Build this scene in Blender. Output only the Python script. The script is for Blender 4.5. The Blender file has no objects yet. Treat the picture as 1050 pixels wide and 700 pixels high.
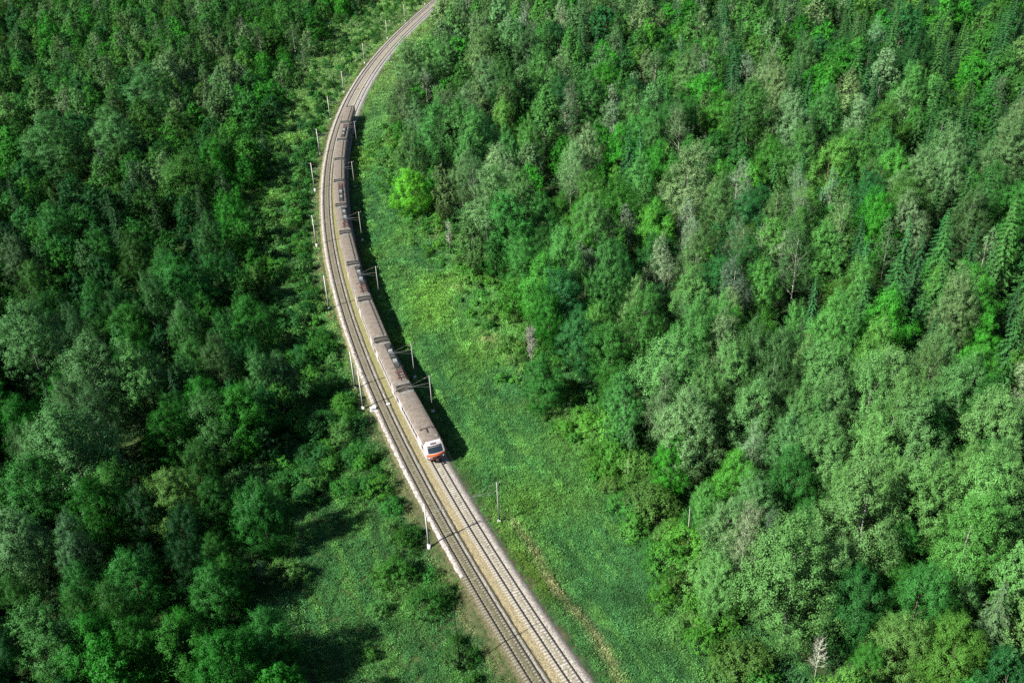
import bpy, math, random
import numpy as np
from mathutils import Vector, Matrix

# ------------------------------------------------------------------ camera, sky, sun, exposure
scene = bpy.context.scene
PITCH = math.radians(30.52); CAM_H = 98.6; FPX = 942.0; ROLL = math.radians(-3.07)    # drone camera, 99 m above the rails, a little tilted
cam_d = bpy.data.cameras.new('camera'); cam = bpy.data.objects.new('camera', cam_d)
scene.collection.objects.link(cam); scene.camera = cam
cam.location = (0, 0, CAM_H); cam.rotation_euler = (Matrix.Rotation(math.pi/2 - PITCH, 3, 'X') @ Matrix.Rotation(ROLL, 3, 'Z')).to_euler()
cam_d.sensor_width = 36; cam_d.lens = 36*FPX/1050; cam_d.clip_start = 1; cam_d.clip_end = 8000

SUN_EL = math.radians(41.5); SUN_AZ = math.radians(238)            # sun stands low behind the left shoulder
world = bpy.data.worlds.new('World'); scene.world = world; world.use_nodes = True
wn = world.node_tree.nodes; wl = world.node_tree.links
sky = wn.new('ShaderNodeTexSky'); sky.sky_type = 'NISHITA'; sky.sun_disc = False
sky.sun_elevation = SUN_EL; sky.sun_rotation = SUN_AZ
wn['Background'].inputs['Strength'].default_value = 0.05
wl.new(sky.outputs[0], wn['Background'].inputs[0])
sun_d = bpy.data.lights.new('sun', 'SUN'); sun = bpy.data.objects.new('sun', sun_d); scene.collection.objects.link(sun)
sun_d.energy = 5.0; sun_d.angle = math.radians(0.5); sun_d.color = (1.0, 0.96, 0.90)
to_sun = Vector((math.sin(SUN_AZ)*math.cos(SUN_EL), math.cos(SUN_AZ)*math.cos(SUN_EL), math.sin(SUN_EL)))
sun.rotation_euler = (-to_sun).to_track_quat('-Z', 'Y').to_euler(); sun.location = (-200, -200, 300)
vs = scene.view_settings; vs.view_transform = 'Standard'; vs.look = 'None'; vs.gamma = 1; vs.exposure = 1.35
scene.cycles.max_bounces = 4; scene.cycles.diffuse_bounces = 0; scene.cycles.transmission_bounces = 2; scene.cycles.glossy_bounces = 2
scene.cycles.use_adaptive_sampling = True; scene.cycles.use_denoising = False

random.seed(5); RNG = np.random.default_rng(11)
COL = scene.collection

# ------------------------------------------------------------------ helpers
def material(name, col, rough=0.7, spec=0.3, metal=0.0):
    m = bpy.data.materials.new(name); m.use_nodes = True
    b = m.node_tree.nodes['Principled BSDF']
    b.inputs['Base Color'].default_value = (*col, 1); b.inputs['Roughness'].default_value = rough
    b.inputs['Specular IOR Level'].default_value = spec; b.inputs['Metallic'].default_value = metal
    return m
def noisy(name, c1, c2, scale=3.0, rough=0.75, spec=0.25, detail=5, bump=0.0, coord='Object', metal=0.0):
    m = material(name, c1, rough, spec, metal); n = m.node_tree.nodes; l = m.node_tree.links
    tc = n.new('ShaderNodeTexCoord'); nz = n.new('ShaderNodeTexNoise'); rp = n.new('ShaderNodeValToRGB')
    nz.inputs['Scale'].default_value = scale; nz.inputs['Detail'].default_value = detail
    l.new(tc.outputs[coord], nz.inputs['Vector']); l.new(nz.outputs['Fac'], rp.inputs['Fac'])
    rp.color_ramp.elements[0].position = 0.32; rp.color_ramp.elements[1].position = 0.68
    rp.color_ramp.elements[0].color = (*c1, 1); rp.color_ramp.elements[1].color = (*c2, 1)
    l.new(rp.outputs['Color'], n['Principled BSDF'].inputs['Base Color'])
    if bump:
        bp = n.new('ShaderNodeBump'); bp.inputs['Strength'].default_value = bump; bp.inputs['Distance'].default_value = 0.05
        l.new(nz.outputs['Fac'], bp.inputs['Height']); l.new(bp.outputs['Normal'], n['Principled BSDF'].inputs['Normal'])
    return m
def np_mesh(name, V, F, mat=None, smooth=False):
    V = np.asarray(V, np.float32); F = np.asarray(F, np.int32); k = F.shape[1]
    me = bpy.data.meshes.new(name); me.vertices.add(len(V)); me.vertices.foreach_set('co', V.ravel())
    me.loops.add(F.size); me.loops.foreach_set('vertex_index', F.ravel()); me.polygons.add(len(F))
    me.polygons.foreach_set('loop_start', np.arange(0, F.size, k, dtype=np.int32))
    if smooth: me.polygons.foreach_set('use_smooth', np.ones(len(F), bool))
    me.update(calc_edges=True)
    if mat: me.materials.append(mat)
    return me
def link(name, data, parent=None, loc=None, rz=None):
    o = bpy.data.objects.new(name, data); COL.objects.link(o)
    if parent: o.parent = parent
    if loc is not None: o.location = loc
    if rz is not None: o.rotation_euler = (0, 0, rz)
    return o
def tag(o, label=None, cat=None, group=None, kind=None):
    if label: o['label'] = label
    if cat: o['category'] = cat
    if group: o['group'] = group
    if kind: o['kind'] = kind
    return o
class MB:
    """collects quads/tris of boxes, tubes and loose faces for one mesh"""
    def __init__(s): s.v = []; s.f = []
    def face(s, *pts):
        n = len(s.v); s.v += [tuple(p) for p in pts]; s.f.append(tuple(range(n, n+len(pts)))); return s
    def box(s, x0, x1, y0, y1, z0, z1, tx=0, ty=0):
        n = len(s.v)
        s.v += [(x0,y0,z0),(x1,y0,z0),(x1,y1,z0),(x0,y1,z0),(x0+tx,y0+ty,z1),(x1-tx,y0+ty,z1),(x1-tx,y1-ty,z1),(x0+tx,y1-ty,z1)]
        s.f += [tuple(n+i for i in q) for q in ((0,3,2,1),(4,5,6,7),(0,1,5,4),(1,2,6,5),(2,3,7,6),(3,0,4,7))]
        return s
    def tube(s, pts, rad, sides=6, cap=True):
        pts = [Vector(p) for p in pts]; rings = []
        for i, p in enumerate(pts):
            d = (pts[min(i+1, len(pts)-1)] - pts[max(i-1, 0)]).normalized()
            a = Vector((0,0,1)) if abs(d.z) < 0.9 else Vector((1,0,0))
            u = d.cross(a).normalized(); w = d.cross(u)
            r = rad[i] if isinstance(rad, (list, tuple)) else rad
            n = len(s.v); rings.append(n)
            for k in range(sides):
                t = 2*math.pi*k/sides; s.v.append(tuple(p + (u*math.cos(t) + w*math.sin(t))*r))
        for a, b in zip(rings, rings[1:]):
            for k in range(sides):
                s.f.append((a+k, a+(k+1)%sides, b+(k+1)%sides, b+k))
        if cap:
            s.f.append(tuple(rings[0]+k for k in range(sides))[::-1]); s.f.append(tuple(rings[-1]+k for k in range(sides)))
        return s
    def mesh(s, name, mat, smooth=False):
        me = bpy.data.meshes.new(name); me.from_pydata(s.v, [], s.f); me.update()
        if smooth: me.polygons.foreach_set('use_smooth', [True]*len(me.polygons))
        me.materials.append(mat); return me

# ------------------------------------------------------------------ the railway's course (double track in a long bend)
TQ = [12.0569980, 62.0, -0.463005842, 0.478273585, 0.124561087, 0.00180123540, -0.0718582607]
S0, DS, NS = -40.0, 1.0, 760
_s = S0 + np.arange(NS)*DS; _t = np.minimum(_s, 505)/350
HD = sum(TQ[2+k]*_t**k for k in range(5))
_m = (HD[1:]+HD[:-1])/2
TX = np.r_[0, np.cumsum(np.sin(_m)*DS)]; TY = np.r_[0, np.cumsum(np.cos(_m)*DS)]
_i0 = int(-S0/DS); TX += TQ[0]-TX[_i0]; TY += TQ[1]-TY[_i0]
def trk(s, off=0.0, z=0.0):
    x = np.interp(s, _s, TX); y = np.interp(s, _s, TY); h = np.interp(s, _s, HD)
    return np.stack([x+off*np.cos(h), y-off*np.sin(h), np.zeros_like(x)+z], -1)
def hdg(s): return float(np.interp(s, _s, HD))
def to_track(x, y):
    """ground point -> distance along the line, offset to the right of it"""
    x = np.asarray(x, float); y = np.asarray(y, float); so = np.empty(x.shape); of = np.empty(x.shape)
    for a in range(0, len(x), 20000):
        xs, ys = x[a:a+20000], y[a:a+20000]
        i = np.argmin((xs[:,None]-TX[None,::4])**2 + (ys[:,None]-TY[None,::4])**2, 1)*4
        dx, dy = xs-TX[i], ys-TY[i]
        so[a:a+20000] = _s[i]+dx*np.sin(HD[i])+dy*np.cos(HD[i]); of[a:a+20000] = dx*np.cos(HD[i])-dy*np.sin(HD[i])
    return so, of
CP, SP_ = math.cos(PITCH), math.sin(PITCH)
def project(P):
    """where a world point stands in the 1050x700 photograph (used for choosing and describing, not for shaping)"""
    P = np.atleast_2d(P); z = P[:,2]-CAM_H; d = P[:,1]*CP - z*SP_; v = P[:,1]*SP_ + z*CP
    d = np.where(d < 1, 1, d)
    a, b = FPX*P[:,0]/d, -FPX*v/d; c, k = math.cos(ROLL), math.sin(ROLL)
    return np.stack([525+c*a-k*b, 350+k*a+c*b], 1)
def ground_at(px, py, z):
    a, b = px-525, py-350; c, k = math.cos(ROLL), math.sin(ROLL); u = (c*a+k*b)/FPX; v = (k*a-c*b)/FPX; t = (z-CAM_H)/(-SP_+v*CP)
    return np.array([u*t, (CP+v*SP_)*t, z])
def vnoise(x, y, sc, seed):
    """smooth value noise 0..1"""
    r = np.random.default_rng(seed).random((64, 64)); x = np.asarray(x)/sc; y = np.asarray(y)/sc
    xi = np.floor(x).astype(int); yi = np.floor(y).astype(int); fx = x-xi; fy = y-yi
    fx = fx*fx*(3-2*fx); fy = fy*fy*(3-2*fy); g = lambda i, j: r[i % 64, j % 64]
    return (g(xi,yi)*(1-fx)+g(xi+1,yi)*fx)*(1-fy)+(g(xi,yi+1)*(1-fx)+g(xi+1,yi+1)*fx)*fy
GZ = -1.5
def ground_z(x, y): return GZ + (vnoise(x, y, 23, 3)-0.5)*0.7 + (vnoise(x, y, 90, 4)-0.5)*1.0

# ------------------------------------------------------------------ setting: ground, embankment, ballast, tracks
m_ground = noisy('forest_floor', (0.022,0.034,0.014), (0.05,0.085,0.025), 0.35, 0.95, 0.05, 8)
gx = np.unique(np.r_[np.linspace(-3500,-560,8), np.linspace(-560,560,226), np.linspace(560,3500,8)])
gy = np.unique(np.r_[np.linspace(-900,-40,6), np.linspace(-40,760,161), np.linspace(760,5000,9)])
GX, GY = np.meshgrid(gx, gy); GV = np.stack([GX.ravel(), GY.ravel(), ground_z(GX.ravel(), GY.ravel())], 1)
ii = np.arange(len(gx)*len(gy)).reshape(len(gy), len(gx))
tag(link('ground', np_mesh('ground', GV, np.stack([ii[:-1,:-1].ravel(), ii[:-1,1:].ravel(), ii[1:,1:].ravel(), ii[1:,:-1].ravel()], 1), m_ground, True)), kind='structure')

def sweep(name, s, offs, zs, mat, jit=0.0, seed=1):
    """a strip of profile points swept along the line, uv = (offset, distance)"""
    rg = np.random.default_rng(seed); n, k = len(s), len(offs); V = np.empty((n, k, 3))
    for j, (o, z) in enumerate(zip(offs, zs)):
        V[:,j] = trk(s, o + (rg.random(n)-.5)*jit*2.5, z); V[:,j,2] += (rg.random(n)-.5)*jit
    idx = np.arange(n*k).reshape(n, k)
    F = np.stack([idx[:-1,:-1].ravel(), idx[:-1,1:].ravel(), idx[1:,1:].ravel(), idx[1:,:-1].ravel()], 1)
    me = np_mesh(name, V.reshape(-1,3), F, mat, True)
    uv = me.uv_layers.new(name='line'); U = np.stack(np.broadcast_arrays(np.array(offs)[None,:], s[:,None]), -1).reshape(-1,2)
    uv.data.foreach_set('uv', U[F.ravel()].astype(np.float32).ravel())
    return me
m_bank = noisy('bank_soil', (0.03,0.05,0.018), (0.085,0.08,0.042), 0.8, 0.95, 0.05, 8)
s_all = np.arange(-36, 700, 1.0)
tag(link('embankment', sweep('embankment', s_all, [-10.5,-7.4,-5.6,-4.9,-4.0,4.0,4.9,6.2,7.8,11], [-2.3,-1.35,-0.8,-0.52,-0.5,-0.5,-0.62,-0.95,-1.3,-2.3], m_bank, 0.12, 2)), kind='structure')

def ballast_material():
    m = material('ballast_stone', (0.3,0.28,0.25), 0.9, 0.1); n = m.node_tree.nodes; l = m.node_tree.links
    uv = n.new('ShaderNodeUVMap'); uv.uv_map = 'line'; sp = n.new('ShaderNodeSeparateXYZ'); l.new(uv.outputs[0], sp.inputs[0])
    tc = n.new('ShaderNodeTexCoord'); wob = n.new('ShaderNodeTexNoise'); wob.inputs['Scale'].default_value = 0.9; wob.inputs['Detail'].default_value = 6
    l.new(tc.outputs['Object'], wob.inputs['Vector'])
    w1 = n.new('ShaderNodeMath'); w1.operation = 'MULTIPLY_ADD'; w1.inputs[1].default_value = 0.7; w1.inputs[2].default_value = -0.35; l.new(wob.outputs['Fac'], w1.inputs[0])
    ad = n.new('ShaderNodeMath'); ad.operation = 'ADD'; l.new(sp.outputs[0], ad.inputs[0]); l.new(w1.outputs[0], ad.inputs[1])
    mr = n.new('ShaderNodeMapRange'); mr.inputs['From Min'].default_value = -5; mr.inputs['From Max'].default_value = 5; l.new(ad.outputs[0], mr.inputs['Value'])
    def ramp(stops):
        r = n.new('ShaderNodeValToRGB'); e = r.color_ramp.elements
        while len(e) < len(stops): e.new(0.5)
        for k, (o, c) in enumerate(stops): e[k].position = (o+5)/10; e[k].color = (*c, 1)
        l.new(mr.outputs[0], r.inputs['Fac']); return r
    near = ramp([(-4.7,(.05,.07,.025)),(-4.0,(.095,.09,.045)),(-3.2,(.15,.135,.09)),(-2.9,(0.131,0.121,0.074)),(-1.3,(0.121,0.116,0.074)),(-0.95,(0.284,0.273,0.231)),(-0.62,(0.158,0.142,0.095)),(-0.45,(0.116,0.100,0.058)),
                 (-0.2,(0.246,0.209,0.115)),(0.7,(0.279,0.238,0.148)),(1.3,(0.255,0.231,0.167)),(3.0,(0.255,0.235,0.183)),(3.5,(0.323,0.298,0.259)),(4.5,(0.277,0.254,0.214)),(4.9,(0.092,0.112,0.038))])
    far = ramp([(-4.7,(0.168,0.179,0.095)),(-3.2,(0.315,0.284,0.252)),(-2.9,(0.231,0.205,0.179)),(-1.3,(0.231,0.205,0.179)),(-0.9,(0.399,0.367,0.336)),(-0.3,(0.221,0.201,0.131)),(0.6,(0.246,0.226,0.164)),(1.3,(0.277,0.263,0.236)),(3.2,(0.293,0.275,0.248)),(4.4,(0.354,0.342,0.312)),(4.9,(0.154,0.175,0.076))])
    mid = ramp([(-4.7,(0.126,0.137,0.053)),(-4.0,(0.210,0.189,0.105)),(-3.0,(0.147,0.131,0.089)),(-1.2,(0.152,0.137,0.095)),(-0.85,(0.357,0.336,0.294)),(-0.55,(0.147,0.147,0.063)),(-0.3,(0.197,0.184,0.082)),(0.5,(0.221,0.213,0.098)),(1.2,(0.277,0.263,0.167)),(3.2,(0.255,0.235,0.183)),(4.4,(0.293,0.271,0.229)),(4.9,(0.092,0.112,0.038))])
    def by_s(a, b):
        k = n.new('ShaderNodeMapRange'); k.inputs['From Min'].default_value = a; k.inputs['From Max'].default_value = b; l.new(sp.outputs[1], k.inputs['Value']); return k.outputs[0]
    def mix(f, a, b, t='MIX'):
        x = n.new('ShaderNodeMix'); x.data_type = 'RGBA'; x.blend_type = t
        if hasattr(f, 'links') or hasattr(f, 'is_output'): l.new(f, x.inputs[0])
        else: x.inputs[0].default_value = f
        l.new(a, x.inputs[6]); l.new(b, x.inputs[7]); return x.outputs[2]
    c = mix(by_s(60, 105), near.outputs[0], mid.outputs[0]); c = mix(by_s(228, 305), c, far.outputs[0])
    st = n.new('ShaderNodeTexNoise'); st.inputs['Scale'].default_value = 4.5; st.inputs['Detail'].default_value = 3; st.inputs['Roughness'].default_value = 0.8
    l.new(tc.outputs['Object'], st.inputs['Vector'])
    sr = n.new('ShaderNodeValToRGB'); sr.color_ramp.elements[0].position = .3; sr.color_ramp.elements[0].color = (.22,.22,.22,1); sr.color_ramp.elements[1].position = .7; sr.color_ramp.elements[1].color = (1.4,1.4,1.4,1)
    l.new(st.outputs['Fac'], sr.inputs['Fac']); c = mix(1.0, c, sr.outputs[0], 'MULTIPLY')
    l.new(c, n['Principled BSDF'].inputs['Base Color'])
    bp = n.new('ShaderNodeBump'); bp.inputs['Strength'].default_value = 0.9; bp.inputs['Distance'].default_value = 0.06
    l.new(st.outputs['Fac'], bp.inputs['Height']); l.new(bp.outputs[0], n['Principled BSDF'].inputs['Normal'])
    return m
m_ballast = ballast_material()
LT, RT, HG = -2.175, 2.175, 0.74                                   # track centres, half gauge
offs = [-5.2,-4.7,-4.3,-3.9,-3.5,-3.1,-2.7,-2.45,-1.9,-1.65,-1.25,-0.95,-0.8,-0.55,-0.45,-0.2,0.3,0.7,1.0,1.25,1.65,1.9,2.45,2.7,3.1,3.4,3.8,4.2,4.7,5.3]
zs   = [-1.0,-0.62,-0.45,-0.36,-0.27,-0.24,-0.21,-0.15,-0.15,-0.215,-0.2,-0.12,-0.14,-0.33,-0.33,-0.26,-0.25,-0.27,-0.235,-0.22,-0.21,-0.155,-0.155,-0.21,-0.2,-0.12,-0.14,-0.32,-0.65,-1.1]
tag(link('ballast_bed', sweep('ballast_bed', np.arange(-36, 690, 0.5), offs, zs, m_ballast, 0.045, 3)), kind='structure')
m_ridge = noisy('fresh_gravel', (0.15,0.14,0.125), (0.36,0.335,0.31), 2.2, 0.9, 0.1, 6, 0.7)
s_r = np.arange(43, 690, 0.5)
ro = [-3.95,-3.75,-3.58,-3.35,-3.15,-3.04]; rz_ = [-0.5,-0.26,-0.17,-0.12,-0.14,-0.3]
rm = sweep('gravel_shoulder', s_r, ro, rz_, m_ridge, 0.075, 4)
tag(link('gravel_shoulder', rm), kind='structure')

m_rail = noisy('rusty_rail', (0.018,0.014,0.011), (0.04,0.03,0.023), 4, 0.6, 0.3)
m_railtop = material('worn_rail_head', (0.05,0.045,0.04), 0.5, 0.4, 0.3)
m_dirty = noisy('dirty_sleeper_concrete', (0.15,0.14,0.105), (0.24,0.225,0.18), 3, 0.85, 0.15)
m_sleeper = noisy('sleeper_concrete', (0.25,0.235,0.21), (0.38,0.36,0.325), 3, 0.85, 0.15)
sl = MB().box(-1.32,1.32,-0.13,0.13,-0.36,-0.165,0.02,0.02).mesh('sleeper', m_sleeper)
prof = [(-.075,-.165),(-.072,-.15),(-.014,-.13),(-.012,-.045),(-.036,-.03),(-.036,0),(.036,0),(.036,-.03),(.012,-.045),(.014,-.13),(.072,-.15),(.075,-.165)]
for to in (LT, RT):
    tr = tag(link('railway_track', None), kind='structure')
    sl = MB().box(-1.32,1.32,-0.13,0.13,-0.36,-0.165,0.02,0.02).mesh('sleeper', m_dirty if to < 0 else m_sleeper)
    for sd in (-1, 1):
        s = np.arange(-36, 690, 1.5); n = len(s); V = np.concatenate([trk(s, to+sd*HG+a, b)[:,None] for a, b in prof], 1)
        idx = np.arange(n*12).reshape(n, 12); nx = np.roll(idx, -1, 1)
        me = np_mesh('rail', V.reshape(-1,3), np.stack([idx[:-1].ravel(), nx[:-1].ravel(), nx[1:].ravel(), idx[1:].ravel()], 1), m_rail)
        me.materials.append(m_railtop); mi = np.zeros((n-1, 12), np.int32); mi[:,5] = 1; me.polygons.foreach_set('material_index', mi.ravel())
        link('rail', me, tr)
    s0 = 11.0 if to < 0 else 9.0; far = MB()
    for k in range(620):
        s = s0 + k*0.545; p = trk(s, to); h = hdg(s)
        if k < 300:
            link('sleeper', sl, tr, p, -h)
        else:
            M = Matrix.Translation(p) @ Matrix.Rotation(-h, 4, 'Z'); b = len(far.v)
            far.v += [tuple(M @ v.co) for v in sl.vertices]; far.f += [tuple(b+i for i in q.vertices) for q in sl.polygons]
    tag(link('sleeper_run', far.mesh('sleeper_run', sl.materials[0]), tr), kind='stuff')
# dark cable lying in the dip between the tracks
m_cable = material('cable_sheath', (0.03,0.026,0.022), 0.6)
mb = MB(); s = np.arange(-20, 300, 1.0); jj = np.cumsum(RNG.normal(0, .015, len(s))); jj -= np.linspace(0, jj[-1], len(s))
mb.tube([tuple(p) for p in np.stack([trk(a, -0.5+j, -0.27) for a, j in zip(s, jj)])], 0.06, 5)
tag(link('trackside_cable', mb.mesh('trackside_cable', m_cable)), 'dark cable lying in the dip between the two railway tracks', 'cable')

# ------------------------------------------------------------------ the electric train, eleven carriages on the right-hand track
m_white = noisy('carriage_white_paint', (0.35,0.32,0.32), (0.43,0.395,0.395), 0.7, 0.45, 0.4, 6)
m_roof = noisy('carriage_roof_paint', (0.122,0.103,0.083), (0.184,0.158,0.130), 1.2, 0.8, 0.2, 7)
m_orange = noisy('orange_red_paint', (0.62,0.10,0.03), (0.75,0.16,0.05), 2, 0.4, 0.4)
m_glass = material('dark_window_glass', (0.015,0.025,0.03), 0.08, 0.8)
m_dark = noisy('grimy_dark_steel', (0.02,0.022,0.022), (0.055,0.055,0.05), 3, 0.7, 0.3)
m_equip = noisy('grey_green_equipment', (0.13,0.15,0.145), (0.24,0.27,0.26), 3, 0.65, 0.3)
m_red = noisy('dull_red_steel', (0.13,0.045,0.035), (0.21,0.075,0.06), 4, 0.6, 0.3)
m_door = noisy('door_paint', (0.50,0.44,0.45), (0.60,0.54,0.55), 2, 0.5, 0.4)
m_lamp = material('headlamp_lens', (0.75,0.75,0.72), 0.15, 0.6)
m_gang = material('gangway_rubber', (0.02,0.02,0.02), 0.9, 0.1)
PITCH_CAR = 19.6; HALF = 9.5
BODY = [(-1.60,1.02),(-1.72,1.22),(-1.74,1.6),(-1.74,3.5),(1.74,3.5),(1.74,1.6),(1.72,1.22),(1.60,1.02)]
ROOF = [(-1.75,3.5),(-1.70,3.70),(-1.48,3.92),(-1.05,4.07),(-0.5,4.15),(0,4.17),(0.5,4.15),(1.05,4.07),(1.48,3.92),(1.70,3.70),(1.75,3.5)]
def extrude(section, ys, close, lift=None):
    m = MB(); k = len(section)
    for i, y in enumerate(ys):
        for x, z in section: m.v.append((x, y, z + (lift[i] if lift else 0)))
    for i in range(len(ys)-1):
        for j in range(k if close else k-1):
            a, b = i*k+j, i*k+(j+1) % k; m.f.append((a, b, b+k, a+k))
    m.f.append(tuple(range(k))); m.f.append(tuple((len(ys)-1)*k+j for j in range(k))[::-1])
    return m
def roof_mesh(y0, y1):
    ys, li = [], []; y = y0
    while y < y1-0.3:
        ys += [y, y+.33, y+.35, y+.46]; li += [0, 0, .06, .06]; y += .48
    ys += [y1]; li += [0]
    return extrude(ROOF, ys, True, li).mesh('roof', m_roof)
YN = 8.2
me_body = extrude(BODY, [-HALF, HALF], True).mesh('carriage', m_white)
me_body_head = extrude(BODY, [-HALF, YN], True).mesh('carriage', m_white)
me_roof = roof_mesh(-HALF, HALF); me_roof_head = roof_mesh(-HALF, YN)
me_win = MB().box(-0.02,0.02,-0.55,0.55,2.15,3.0).mesh('window', m_glass)
me_door = MB().box(-0.015,0.015,-0.65,0.65,1.25,3.3).mesh('door', m_door)
wheel = MB().tube([(-.07,0,0),(.07,0,0)], .46, 14)
bog = MB().box(-1.15,1.15,-0.18,0.18,0.42,0.72).box(-1.2,-1.0,-1.75,1.75,0.38,0.68).box(1.0,1.2,-1.75,1.75,0.38,0.68)
for wy in (-1.3, 1.3):
    for wx in (-.76, .76): bog.tube([(wx-.07,wy,.46),(wx+.07,wy,.46)], .46, 14)
    bog.tube([(-1.1,wy,.46),(1.1,wy,.46)], .08, 6)
me_bogie = bog.mesh('bogie', m_dark)
me_under = MB().box(-1.35,1.35,-5.2,-1.2,0.5,1.03).box(-1.35,1.35,-0.6,2.2,0.55,1.03).box(-1.3,1.3,2.9,5.4,0.5,1.03).box(-0.9,0.9,-9.3,9.3,0.85,1.03).mesh('underframe_box', m_dark)
me_gang = MB().box(-0.7,0.7,HALF-0.05,HALF+0.66,1.1,3.55).mesh('gangway', m_gang)
me_endbar = MB().box(-1.45,1.45,-0.09,0.09,4.0,4.3).box(-1.3,1.3,0.35,0.47,4.06,4.34).box(-1.0,-0.8,-.1,.5,3.95,4.2).box(.8,1.0,-.1,.5,3.95,4.2).mesh('roof_end_frame', m_dark)
me_endpale = MB().box(-1.35,1.35,-0.14,0.14,4.02,4.22,.05,.05).mesh('roof_end_duct', m_equip)
vent = MB()
for k in range(12): vent.box(-0.32,0.32,-8+k*1.45,-7.2+k*1.45,4.12,4.26,.06,.06)
cd = MB().tube([(-0.72,y,4.26) for y in np.linspace(-9.1,9.1,14)], .05, 5)
for y in np.arange(-9, 9.1, .9): cd.box(-0.80,-0.64,y-.07,y+.07,4.0,4.3)
me_conduit = cd.mesh('roof_cable', m_dark)
# motor-carriage roof gear
gr = MB().box(-1.15,-1.05,-7.5,7.0,4.2,4.32).box(-0.15,-0.05,-7.5,7.0,4.22,4.34)
for y in np.arange(-7.4, 7.0, 1.05): gr.box(-1.2,0.0,y-.06,y+.06,4.2,4.33)
me_rack = gr.mesh('roof_rack', m_dark)
bxs = [(-1.0,-.2,-6.6,-5.2,.32),(-1.0,-.2,-4.6,-3.6,.42),(-.95,-.25,-2.9,-1.4,.3),(-1.0,-.2,-.6,.6,.45),(-.95,-.25,1.2,2.5,.3)]
me_boxes = [MB().box(a,b,c,d,4.15,4.2+h,.05,.05).mesh('roof_box', m_equip if k % 2 else m_dark) for k, (a,b,c,d,h) in enumerate(bxs)]
pg = MB()
for x in (-1.0, 0.3):
    pg.tube([(x,4.0,4.42),(x*.7-.1,5.6,5.0),(x*.6-.1,4.3,5.45)], .035, 5)
    pg.box(x-.1,x+.1,3.9,4.1,4.05,4.45)
    pg.box(x-.1,x+.1,6.2,6.4,4.05,4.45)
pg.tube([(-1.0,4.0,4.45),(.3,4.0,4.45),(.3,6.3,4.45),(-1.0,6.3,4.45),(-1.0,4.0,4.45)], .05, 5)
pg.tube([(-.65,5.6,5.0),(.1,5.6,5.0)], .035, 5)
me_panto = pg.mesh('pantograph', m_red)
me_panhead = MB().tube([(-1.3,4.3,5.38),(-1.0,4.3,5.48),(.6,4.3,5.48),(.9,4.3,5.38)], .035, 5).tube([(-1.3,4.0,5.38),(-1.0,4.0,5.48),(.6,4.0,5.48),(.9,4.0,5.38)], .035, 5).mesh('pantograph_head', m_dark)
# cab
PROF = [(9.72,1.02),(9.82,1.3),(9.88,1.7),(9.88,2.02),(9.80,2.3),(9.62,2.55),(9.22,3.1),(8.92,3.5),(8.66,3.82),(YN,4.12)]
WID = [1.50,1.58,1.62,1.64,1.64,1.63,1.58,1.50,1.36,1.25]
US = [-1,-.8,-.55,-.25,0,.25,.55,.8,1]
def nose(u, z, out=0.0):
    zz = [p[1] for p in PROF]; y = np.interp(z, zz, [p[0] for p in PROF]); w = np.interp(z, zz, WID)
    return (u*w, float(y) - 0.32*u*u*min(1, (4.2-z)/1.2) + out, z + out*0.35)
cab = MB(); nr = len(PROF); nu = len(US)
for y, z in PROF:
    for u in US: cab.v.append(nose(u, z))
for i in range(nr-1):
    for j in range(nu-1): a = i*nu+j; cab.f.append((a, a+1, a+1+nu, a+nu))
for sd, j in ((-1, 0), (1, nu-1)):                                  # cheeks back to the body side
    b = len(cab.v)
    for i, (y, z) in enumerate(PROF):
        zz = min(z, 3.5) if i < nr-1 else 4.06
        cab.v.append((sd*(1.742 if z < 3.5 else 1.74-(z-3.5)*.8), YN-.02, z))
    for i in range(nr-1): q = (i*nu+j, (i+1)*nu+j, b+i+1, b+i); cab.f.append(q if sd < 0 else q[::-1])
me_cab = cab.mesh('cab_front', m_white, False)
def patch(name, z0, z1, u0, u1, mat, out=.03, nz=4, n_u=7):
    m = MB()
    for i in range(nz+1):
        for j in range(n_u+1): m.v.append(nose(u0+(u1-u0)*j/n_u, z0+(z1-z0)*i/nz, out))
    for i in range(nz):
        for j in range(n_u): a = i*(n_u+1)+j; m.f.append((a, a+1, a+n_u+2, a+n_u+1))
    return m.mesh(name, mat, True)
train = link('passenger_train', None, None, trk(70, RT))
tag(train, 'long electric passenger train with white sides, brown roofs and orange nose on the right-hand track', 'train')
words_n = ['leading cab', 'second', 'third', 'fourth', 'fifth', 'sixth', 'seventh', 'eighth', 'ninth', 'tenth', 'rear']
inv = Matrix.Translation(trk(70, RT)).inverted()
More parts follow.
